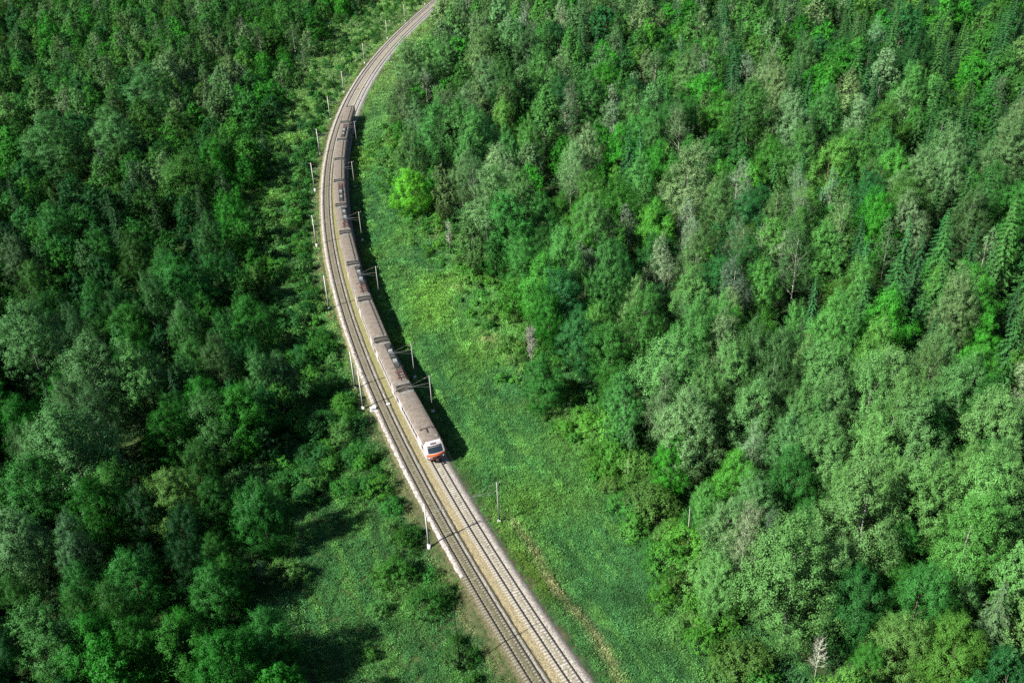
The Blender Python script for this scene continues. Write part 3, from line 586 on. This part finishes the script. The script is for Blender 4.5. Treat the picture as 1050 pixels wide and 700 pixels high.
# single trees one can pick out (photo x, y of the crown's middle, crown width in photo pixels)
PICK = [('broadleaf',422,197,36,4,'vivid lime green round tree at the meadow edge right of the train',(.085,.33,.02)),
 ('aspen',770,517,48,0,None,None),('aspen',885,535,80,1,None,None),('aspen',812,592,92,0,None,None),('broadleaf',877,626,62,2,None,None),('broadleaf',917,668,60,1,None,(.075,.165,.03)),('broadleaf',927,566,46,0,None,None),
 ('aspen',952,510,64,0,None,None),('aspen',990,560,66,2,None,None),('spruce',1015,650,58,1,None,(.05,.11,.045)),('aspen',745,548,46,1,None,None),('aspen',738,595,50,0,None,None),('broadleaf',965,636,44,0,None,None),('aspen',1040,515,60,0,None,None),
 ('aspen',850,470,56,0,None,None),('aspen',700,440,56,1,None,None),('aspen',680,385,66,0,None,None),('aspen',640,420,40,2,None,None),('aspen',720,310,46,0,None,None),('aspen',745,322,34,3,None,None),('aspen',850,400,56,0,None,None),
 ('aspen',905,400,58,1,None,None),('aspen',985,410,58,0,None,None),('aspen',1022,445,62,1,None,None),('aspen',772,430,52,0,None,None),('aspen',955,370,44,1,None,None),('spruce',912,320,58,0,None,None),('spruce',880,340,44,1,None,None),('spruce',958,318,52,1,None,None),
 ('spruce',940,340,44,0,None,None),('spruce',805,230,34,1,None,None),('spruce',850,115,30,0,None,None),('spruce',950,70,34,1,None,None),('spruce',945,180,34,0,None,None),('spruce',760,118,30,0,None,None),('spruce',705,70,24,1,None,None),('spruce',875,92,28,1,None,None),('spruce',1012,112,30,0,None,None),('spruce',1030,35,26,1,None,None),('spruce',990,205,32,1,None,None),('spruce',835,262,34,0,None,None),('spruce',905,150,30,1,None,None),
 ('spruce',965,252,36,0,None,None),('spruce',575,268,30,0,None,None),('spruce',660,215,28,1,None,None),('spruce',1035,360,44,0,None,None),('spruce',800,95,26,0,None,None),('spruce',985,75,28,1,None,None),('birch',780,262,36,1,None,None),('birch',800,268,34,1,None,None),('birch',600,268,30,1,None,None),
 ('aspen',705,188,56,3,None,None),('aspen',498,212,52,1,None,None),('broadleaf',580,310,50,2,None,None),('broadleaf',628,365,44,0,None,None),('broadleaf',1000,300,50,1,None,None),('broadleaf',560,395,40,0,None,None),
 ('aspen',100,395,70,1,None,None),('aspen',150,385,60,0,None,None),('aspen',75,460,80,0,None,None),('aspen',30,350,56,1,None,None),('broadleaf',190,300,56,0,None,None),('broadleaf',225,290,44,0,None,None),('broadleaf',215,440,60,1,None,(.05,.15,.035)),
 ('broadleaf',185,520,56,1,None,(.08,.165,.03)),('broadleaf',40,520,70,0,None,None),('broadleaf',120,520,56,3,None,None),('broadleaf',225,610,52,0,None,None),('broadleaf',190,675,64,1,None,None),('broadleaf',270,665,62,0,None,None),('aspen',60,655,60,0,None,None),
 ('aspen',15,560,60,1,None,None),('broadleaf',90,605,46,0,None,None),('broadleaf',140,600,60,0,None,None),('birch',260,555,40,0,None,None),('aspen',270,390,34,0,None,None),('broadleaf',290,415,30,3,None,None),('aspen',50,150,60,0,None,None),('aspen',120,140,56,1,None,None),
 ('broadleaf',190,190,50,3,None,None),('aspen',150,95,44,0,None,None),('spruce',95,300,22,0,None,None),('spruce',85,345,24,1,None,None),('broadleaf',250,250,30,1,None,None),('broadleaf',262,290,24,1,None,(.075,.165,.03))]
for kind, px, py, wpx, ti, lab, tint in PICK:
    pr = random.randrange(len(PROTO[kind])); h, rad = PROTO[kind][pr][2:4]; mid = {'aspen': .62, 'broadleaf': .56, 'birch': .65, 'spruce': .42}[kind]
    sc = 1.0
    for _ in range(3):
        x, y = crown_at(px, py, h*sc*mid); d = y*CP - (GZ+h*sc*mid-CAM_H)*SP_
        want = wpx/FPX*d/2; sc = float(np.clip((want*1.02/rad)**.75,   .55 if kind != 'spruce' else .7, 1.35))
    plant(kind, x, y, sc, float(np.clip(want*1.02/rad/sc, .75, 1.35)), ti, pr, lab, tint)
    if px < 300: T[-1]['tint'] = T[-1]['tint']*np.array([.54,.68,.62])  # left crowns: shade-side look put into the tint, besides darker foliage
fixed = np.array([(t['x'], t['y'], PROTO[t['kind']][t['proto']][3]*t['sc']*t['wide']) for t in T])
# dead trees and snags (photo x, y of the foot, kind, height)
DEADS = [(546,398,2,13,'small bare whitish tree standing alone in the meadow edge'),(704,570,3,9,'slim white bare trunk at the meadow edge, left of pale aspens'),(834,703,0,8.5,'bare pale branching tree at the bottom edge right of the meadow'),
 (700,108,3,11,'tall bleached snag in the upper right forest'),(790,160,3,10,'bleached snag in the upper right forest below the tall spruces'),(600,305,1,12,'bare grey tree by the dark gap in the right forest'),(522,205,1,12,'bare whitish tree right of the lime green tree'),(644,505,3,7,'slim white trunk between bushes at the meadow edge, level with the train nose'),
 (1003,70,3,9,'snag in the upper right corner forest'),(1046,150,0,11,'bare whitish tree at the right edge'),
 (55,115,3,9,'white bare trunk in the upper left forest'),(178,205,1,9,'bare whitish tree in the left forest'),(150,82,3,7,'small white trunk near the top of the left forest'),(195,700,1,9,'bare pale branches at the bottom of the left forest'),
 (462,262,1,9,'grey leafless thicket tree at the meadow edge'),(885,230,3,8,'white snag in the right forest left of the spruces'),(95,25,1,8,'bare whitish tree in the upper left corner forest'),
 ]
for px, py, k, hh, lab in DEADS:
    p = ground_at(px, py, GZ); m_t, m_b, h = DEAD[k]; z = float(ground_z(p[:1], p[1:2])[0])
    r = link('dead_tree', None, None, (p[0], p[1], z), random.random()*6.28); r.scale = (hh/h*(.44 if k == 2 else 1), hh/h*(.44 if k == 2 else 1), hh/h)
    tag(r, lab, 'dead tree', 'bare dead trees'); link('trunk', m_t, r); link('branches', m_b, r)
    fixed = np.vstack([fixed, [p[0], p[1], 1.6]])
OPEN = [(600,322,4),(880,590,3.5),(700,545,3),(1000,330,3),(960,270,3),(720,590,3),(300,640,6),(330,690,6),(345,640,5),(280,600,5),(300,690,6),(250,690,4),(260,520,5),(300,500,6)]       # gaps with hardly a tree (photo x, y, radius in metres)
OPENW = np.array([(*ground_at(a, b, GZ)[:2], r) for a, b, r in OPEN])
# the rest of the forest: dart throwing over the ground that the camera (plus a margin) can see
def throw(n, spacing, accept, seed, start=None):
    rg = np.random.default_rng(seed); cell = {}; out = []; g = 4.0
    d = 50+640*rg.random(n)**0.62; u = (rg.random(n)*2-1)*(0.58*d+55); so, of = to_track(u, d)
    for x, y, s, o in zip(u, d, so, of):
        if not accept(x, y, s, o): continue
        sp = spacing(x, y, s, o); i, j = int(x//g), int(y//g); k = int(sp//g)+1; ok = True
        for a in range(i-k, i+k+1):
            for b in range(j-k, j+k+1):
                for (qx, qy) in cell.get((a, b), ()):
                    if (qx-x)**2+(qy-y)**2 < sp*sp: ok = False; break
                if not ok: break
            if not ok: break
        if ok: cell.setdefault((i, j), []).append((x, y)); out.append((x, y, s, o))
    return out
def in_forest(x, y, s, o):
    e = 1.5*math.sin(s*.21)+1.2*math.sin(s*.083+1)
    if not (o > np.interp(s, *R_EDGE)+e+1.0 or o < np.interp(s, *L_EDGE)+e-1.0): return False
    if np.any(np.hypot(fixed[:,0]-x, fixed[:,1]-y) < fixed[:,2]*0.98): return False
    if np.any(np.hypot(OPENW[:,0]-x, OPENW[:,1]-y) < OPENW[:,2]): return False
    return True
def spac(x, y, s, o):
    d = math.hypot(x, y); return (6.0+min(4.3, max(0, (d-135)/105)))*(.75+.6*vnoise(np.array([x]),np.array([y]),14,77)[0])*(.84 if o < 0 else 1)
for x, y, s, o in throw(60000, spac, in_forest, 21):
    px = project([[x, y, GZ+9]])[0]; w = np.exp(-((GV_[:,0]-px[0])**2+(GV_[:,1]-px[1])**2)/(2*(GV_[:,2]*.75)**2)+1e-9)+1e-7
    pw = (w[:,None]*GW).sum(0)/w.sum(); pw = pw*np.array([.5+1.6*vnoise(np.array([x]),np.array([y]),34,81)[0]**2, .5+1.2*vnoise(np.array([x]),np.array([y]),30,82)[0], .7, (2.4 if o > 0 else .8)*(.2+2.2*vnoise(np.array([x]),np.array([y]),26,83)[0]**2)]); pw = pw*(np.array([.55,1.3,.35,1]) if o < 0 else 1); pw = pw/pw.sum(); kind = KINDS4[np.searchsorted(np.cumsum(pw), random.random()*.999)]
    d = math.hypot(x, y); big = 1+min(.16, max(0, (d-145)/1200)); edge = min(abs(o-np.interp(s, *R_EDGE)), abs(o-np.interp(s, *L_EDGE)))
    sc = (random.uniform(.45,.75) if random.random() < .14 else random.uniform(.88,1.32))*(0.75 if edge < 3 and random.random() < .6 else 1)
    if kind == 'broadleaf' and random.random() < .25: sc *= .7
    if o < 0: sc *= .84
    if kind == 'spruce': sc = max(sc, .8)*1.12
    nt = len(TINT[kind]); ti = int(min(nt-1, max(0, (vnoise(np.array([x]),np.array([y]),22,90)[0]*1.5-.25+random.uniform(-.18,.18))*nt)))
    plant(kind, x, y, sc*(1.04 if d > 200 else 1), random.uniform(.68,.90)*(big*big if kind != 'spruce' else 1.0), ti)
    if o < 0: T[-1]['tint'] = T[-1]['tint']*(np.array([.40,.54,.50])+np.array([.36,.26,.22])*float(np.clip((d-235)/140, 0, 1)))  # left forest: side-lit shade painted into the tint, plus darker species; eases with distance
DT = ground_at(546, 398, GZ)
# bushes along the cleared strips
def in_strip(x, y, s, o):
    if s > 600 or abs(x-DT[0])+abs(y-DT[1]) < 5: return False
    if o < 0:
        le = np.interp(s, *L_EDGE)
        if not (le-2 < o < -7.0): return False
        if o > -8.2 and random.random() < .5: return False
        dens = .62 if 66 < s < 228 else .4
        if 122 < s < 335 and o < -11.5: dens = .10
        if s < 69: dens = (.95 if o > -9.6 else .12 if o > -12 else .03)
        if s > 310: dens = .12 if o < -9 else .3
        return random.random() < dens
    re = np.interp(s, *R_EDGE)
    return re-(10 if 66 < s < 262 else 6) < o < re+3 and random.random() < .35+.6*np.clip((o-re+6)/5, 0, 1)
def spac_b(x, y, s, o): return (1.9 if o < 0 else 2.4)+min(2, max(0, (math.hypot(x, y)-175)/150))
for x, y, s, o in throw(160000, spac_b, in_strip, 22):
    if o < 0: sc = random.uniform(.45, 1.25) if o < -9.5 or s > 69 else random.uniform(.55,1.05)
    else:
        dd = (o-np.interp(s, *R_EDGE)+8)/8; sc = random.uniform(.35, .7)+max(0, dd)*random.uniform(.2, 1.1)
    if o > -9 and s > 69: sc = min(sc, .8)
    plant('shrub', x, y, sc, random.uniform(.9,1.25), (random.choice((1,1,3,0)) if o > 0 else None))
    if o < 0: T[-1]['tint'] = T[-1]['tint']*np.array([.62,.74,.72])  # left bushes carry some of the strip's shade in their tint
TAN = math.tan(SUN_EL); PCH = trk(48, -14); SDX, SDY = -to_sun.x/math.cos(SUN_EL), -to_sun.y/math.cos(SUN_EL)
for t in T:                                                         # the grassy patch left of the track lies open to the sun: only low growth stands on its sunward side
    hh = PROTO[t['kind']][t['proto']][2]*t['sc']
    if t['kind'] == 'shrub' or hh < 3 or math.hypot(t['x']-PCH[0], t['y']-PCH[1]) > 45: continue
    fr = np.linspace(.25, 1, 7)*hh/TAN; so, of = to_track(t['x']+SDX*fr, t['y']+SDY*fr)
    if np.any((so > 38)&(so < 58)&(of > -19.5)&(of < -9)): t['sc'] *= .36
print('plants', len(T), {k: sum(t['kind'] == k for t in T) for k in TINT})

# ------------------------------------------------------------------ the plants that show largest become things of their own
def size_shown(t):
    h, rad = PROTO[t['kind']][t['proto']][2:4]; P = project([[t['x'], t['y'], t['z']+h*t['sc']*.6]])[0]; d = math.hypot(t['x'], t['y'], CAM_H)
    t['px'] = P; inside = 2 < P[0] < 1048 and 2 < P[1] < 698
    return h*t['sc']*rad*t['wide']*t['sc']/d**2*(1 if inside else 0)
for t in T: t['show'] = size_shown(t)
limit = {'tree': 296, 'spruce': 60, 'bush': 120}
catof = {'aspen': 'tree', 'broadleaf': 'tree', 'birch': 'tree', 'spruce': 'spruce', 'shrub': 'bush'}
single = []
for c, n in limit.items():
    single += sorted([t for t in T if catof[t['kind']] == c and t['show'] > 0], key=lambda t: -t['show'])[:n]
for t in single: t['single'] = True
used = {}
ONES = 'zero one two three four five six seven eight nine ten eleven twelve thirteen fourteen fifteen sixteen seventeen eighteen nineteen'.split()
TENS = '0 0 twenty thirty forty fifty sixty seventy eighty ninety'.split()
def spell(v):
    v = int(round(min(99, v))); return ONES[v] if v < 20 else TENS[v//10] + ('-'+ONES[v % 10] if v % 10 else '')
def place_words(t):
    x, y = t['px']; so, of = to_track(np.array([t['x']]), np.array([t['y']]))
    side = 'left of' if of[0] < 0 else 'right of'
    return f"{side} the railway, {spell(x/10.5)} percent across, {spell(y/7)} down"
NAME = {'aspen': 'aspen_tree', 'broadleaf': 'broadleaf_tree', 'birch': 'birch_tree', 'spruce': 'spruce_tree', 'shrub': 'bush'}
GROUP = {'tree': 'forest trees beside the railway', 'spruce': 'spruces in the forest', 'bush': 'bushes in the cleared strips'}
for t in single:
    cm, tm, h, rad = PROTO[t['kind']][t['proto']]; c = catof[t['kind']]
    r = link(NAME[t['kind']], None, None, (t['x'], t['y'], t['z']), t['rot']); r.scale = (t['sc']*t['wide'], t['sc']*t['wide'], t['sc'])
    sz = 'tall ' if h*t['sc'] > (15.5 if c != 'bush' else 3.2) else 'small ' if h*t['sc'] < (10.5 if c != 'bush' else 1.8) else ''
    lab = t['label'] or sz + WORD[t['kind']][t['ti']] + ' ' + place_words(t)
    k = used[lab] = used.get(lab, 0)+1
    if k > 1: lab = ('slimmer ' if k == 2 else 'third ') + lab
    tag(r, lab, c, GROUP[c])
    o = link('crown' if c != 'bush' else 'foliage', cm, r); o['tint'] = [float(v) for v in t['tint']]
    link('trunk' if c != 'bush' else 'stem', tm, r)

# ------------------------------------------------------------------ the rest of the forest and the ground cover, as masses
def scatter(name, protos, X, Y, Z, scale, rot, tint, label, cat):
    """one object whose points each carry one of the given shapes"""
    n = len(X); me = bpy.data.meshes.new(name); me.vertices.add(n); me.vertices.foreach_set('co', np.stack([X, Y, Z], 1).astype(np.float32).ravel())
    for nm, ty, val, key in (('siz','FLOAT_VECTOR',scale,'vector'), ('trn','FLOAT_VECTOR',rot,'vector'), ('tint','FLOAT_COLOR',np.c_[tint, np.ones(n)],'color')):
        a = me.attributes.new(nm, ty, 'POINT'); a.data.foreach_set(key, np.asarray(val, np.float32).ravel())
    o = link(name, me); tag(o, label, cat, None, 'stuff')
    ng = bpy.data.node_groups.new(name, 'GeometryNodeTree'); ng.interface.new_socket('Geometry', in_out='INPUT', socket_type='NodeSocketGeometry'); ng.interface.new_socket('Geometry', in_out='OUTPUT', socket_type='NodeSocketGeometry')
    nd = ng.nodes; lk = ng.links; gi = nd.new('NodeGroupInput'); go = nd.new('NodeGroupOutput'); ip = nd.new('GeometryNodeInstanceOnPoints'); jn = nd.new('GeometryNodeJoinGeometry')
    for p in protos:
        oi = nd.new('GeometryNodeObjectInfo'); oi.inputs['Object'].default_value = p; gti = nd.new('GeometryNodeGeometryToInstance')
        lk.new(oi.outputs['Geometry'], gti.inputs[0]); lk.new(gti.outputs[0], jn.inputs[0])
    def att(nm):
        a = nd.new('GeometryNodeInputNamedAttribute'); a.data_type = 'FLOAT_VECTOR'; a.inputs['Name'].default_value = nm; return a.outputs['Attribute']
    lk.new(gi.outputs[0], ip.inputs['Points']); lk.new(jn.outputs[0], ip.inputs['Instance']); ip.inputs['Pick Instance'].default_value = True
    lk.new(att('siz'), ip.inputs['Scale']); lk.new(att('trn'), ip.inputs['Rotation']); lk.new(ip.outputs[0], go.inputs[0])
    md = o.modifiers.new('scatter', 'NODES'); md.node_group = ng
    return o
def merged(kind):
    """crown and trunk as one shape with two materials, for the masses"""
    out = []
    for cv, cf, tm, mat in COARSE[kind]:
        tv = np.array([v.co[:] for v in tm.vertices], np.float32)
        q = np.array([(*p.vertices, p.vertices[0])[:4] if len(p.vertices) == 3 else p.vertices[:4] for p in tm.polygons if len(p.vertices) == 4], np.int32)
        me = np_mesh(kind+'_mass', np.concatenate([cv, tv]), np.concatenate([cf, q+len(cv)]), mat); me.materials.append(tm.materials[0])
        mi = np.zeros(len(cf)+len(q), np.int32); mi[len(cf):] = 1; me.polygons.foreach_set('material_index', mi); me.update()
        out.append(bpy.data.objects.new(kind+'_shape', me))
    return out
MASS = [('aspen','aspen_forest','pale green aspens massed through the far forest','forest'),('broadleaf','broadleaf_forest','green broadleaf trees massed through the far forest','forest'),('birch','birch_forest','thin pale birches scattered through the far forest','forest'),
        ('spruce','spruce_forest','dark spruces scattered through the far forest','forest'),('shrub','scrub','low green scrub along the forest edges and strips','scrub')]
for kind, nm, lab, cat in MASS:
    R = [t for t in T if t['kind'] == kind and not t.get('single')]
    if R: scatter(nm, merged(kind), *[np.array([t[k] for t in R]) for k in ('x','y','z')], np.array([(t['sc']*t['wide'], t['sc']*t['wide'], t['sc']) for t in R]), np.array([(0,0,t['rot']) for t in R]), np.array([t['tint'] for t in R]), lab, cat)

# meadow herbs and grass
def tuft(seed, n, r, h, size, asp, upright):
    rg = np.random.default_rng(seed); C = np.c_[rg.normal(0, r*.5, (n,2)), rg.random(n)**.8*h]; N = unit(rg.normal(size=(n,3))*np.array([1,1,.5 if upright else 1.2])+np.array([0,0,0 if upright else .8]))
    up = np.tile([0,0,1.0],(n,1))+rg.normal(0,.35,(n,3)) if upright else None
    v, f = cards(C, N, size, asp, rg, up); o = bpy.data.objects.new('tuft_shape', np_mesh('tuft', v, f, m_grass)); return o
TUFTS = [tuft(700,60,.5,.45,.16,.6,False), tuft(701,70,.55,.7,.15,.55,False), tuft(702,70,.5,.6,.34,.14,True), tuft(703,60,.5,.8,.19,.5,False), tuft(704,70,.6,.5,.3,.15,True), tuft(705,80,.65,.55,.28,.14,True)]
rg = np.random.default_rng(31)
def strip_points(n, s0, s1, pw, side):
    s = s0+(s1-s0)*rg.random(n)**pw; e = np.interp(s, *(R_EDGE if side > 0 else L_EDGE)); lo = 4.75 if side > 0 else -4.35
    o = lo+(e+side*9-lo)*rg.random(n); P = np.array([0]); x = np.interp(s,_s,TX)+o*np.cos(np.interp(s,_s,HD)); y = np.interp(s,_s,TY)-o*np.sin(np.interp(s,_s,HD))
    return s, o, x, y
def bank_z(o):
    return np.where(o > 0, np.interp(o, [4,4.9,6.2,7.8,11], [-.5,-.62,-.95,-1.3,-2.3]), np.interp(-o, [4,4.9,5.6,7.4,10.5], [-.5,-.52,-.8,-1.35,-2.3]))
XX = [strip_points(44000, -15, 145, 1, 1), strip_points(18000, 145, 580, 1.3, 1), strip_points(23000, -5, 145, 1, -1), strip_points(11000, 145, 600, 1.2, -1)]
s, o, x, y = [np.concatenate(a) for a in zip(*XX)]
z = np.maximum(ground_z(x, y), bank_z(o))-.06; dist = np.hypot(x, y)
n1 = vnoise(x, y, 2.2, 41); n2 = vnoise(x, y, 9, 42); n3 = vnoise(x, y, 26, 43); n4 = vnoise(x, y, 5, 44)
c = np.array([.046,.150,.040])*np.ones((len(x),1)); lerp = lambda c, to, k: c*(1-k[:,None])+np.array(to)*k[:,None]
c = lerp(c, (.085,.205,.034), np.clip((n2-.45)*2.4, 0, 1)); c = lerp(c, (.032,.115,.038), np.clip((n3-.5)*2.2, 0, 1)*.7); c = lerp(c, (.07,.15,.04), np.clip((n4-.66)*3, 0, 1)*.45)
dry = lambda so, oo, w: np.exp(-((o-oo)/w)**2)*so
k = dry((s < 56)*np.clip((60-s)/15, 0, 1), 8.3+.5*np.sin(s*.3), .9)*(.45+.75*n1); c = lerp(c, (.22,.22,.10), np.clip(k*.9, 0, .8))
k = dry((s > 66)*(s < 205), 25.5+1.5*np.sin(s*.09), 2.6)*np.clip((n4-.5)*2.4, 0, 1)*n1; c = lerp(c, (.18,.19,.08), np.clip(k, 0, .6))
k = (np.abs(o-6.2) < 1.0)*.7*n2*1.3; c = lerp(c, (.10,.19,.03), np.clip(k, 0, .85))
k = np.exp(-((s-32)/5)**2-((o-28.5)/2.2)**2); c = lerp(c, (.17,.22,.02), np.clip(k*1.1, 0, .6))
k = ((o > -6.6)&(o < 0))*.55*n1*1.4; c = lerp(c, (.16,.16,.07), np.clip(k, 0, .8))
k = (s > 243)*np.clip((s-243)/110, 0, 1)*.55; c = lerp(c, (.12,.17,.065), k)
n5 = vnoise(s/7, o/.9, 1, 45); n6 = vnoise(s, o*1.5, 1.3, 46)
c = lerp(c, (.072,.185,.036), np.clip((n5-.5)*2.6, 0, 1)*.7); c *= (0.45+.75*n6*n1+.45*n5)[:,None]
c *= (0.7+.6*rg.random(len(x)))[:,None]*(1.4+.28*np.clip((s-50)/66, 0, 1))[:,None]
sz = (0.75+.6*rg.random(len(x)))*(1+np.clip((dist-130)/220, 0, 1.2)); sz *= np.where((o < 5.8)&(o > -5.6), .5, 1.0); zs_ = sz*(.45+1.1*n6*n2+.2*n5)
scatter('meadow_grass', TUFTS, x, y, z, np.stack([sz, sz, zs_], 1), np.stack([rg.normal(0,.12,len(x)), rg.normal(0,.12,len(x)), rg.random(len(x))*6.28], 1), c, 'tall green grass and herbs on the cleared strips beside the railway', 'grass')
# undergrowth on the forest floor
n = 34000; d = 62+540*rg.random(n)**1.15; x = (rg.random(n)*2-1)*(.56*d+32); s, o = to_track(x, d)
ok = (o > np.interp(s, *R_EDGE)+1)|(o < np.interp(s, *L_EDGE)-1); x, y = x[ok], d[ok]; dd = np.hypot(x, y)
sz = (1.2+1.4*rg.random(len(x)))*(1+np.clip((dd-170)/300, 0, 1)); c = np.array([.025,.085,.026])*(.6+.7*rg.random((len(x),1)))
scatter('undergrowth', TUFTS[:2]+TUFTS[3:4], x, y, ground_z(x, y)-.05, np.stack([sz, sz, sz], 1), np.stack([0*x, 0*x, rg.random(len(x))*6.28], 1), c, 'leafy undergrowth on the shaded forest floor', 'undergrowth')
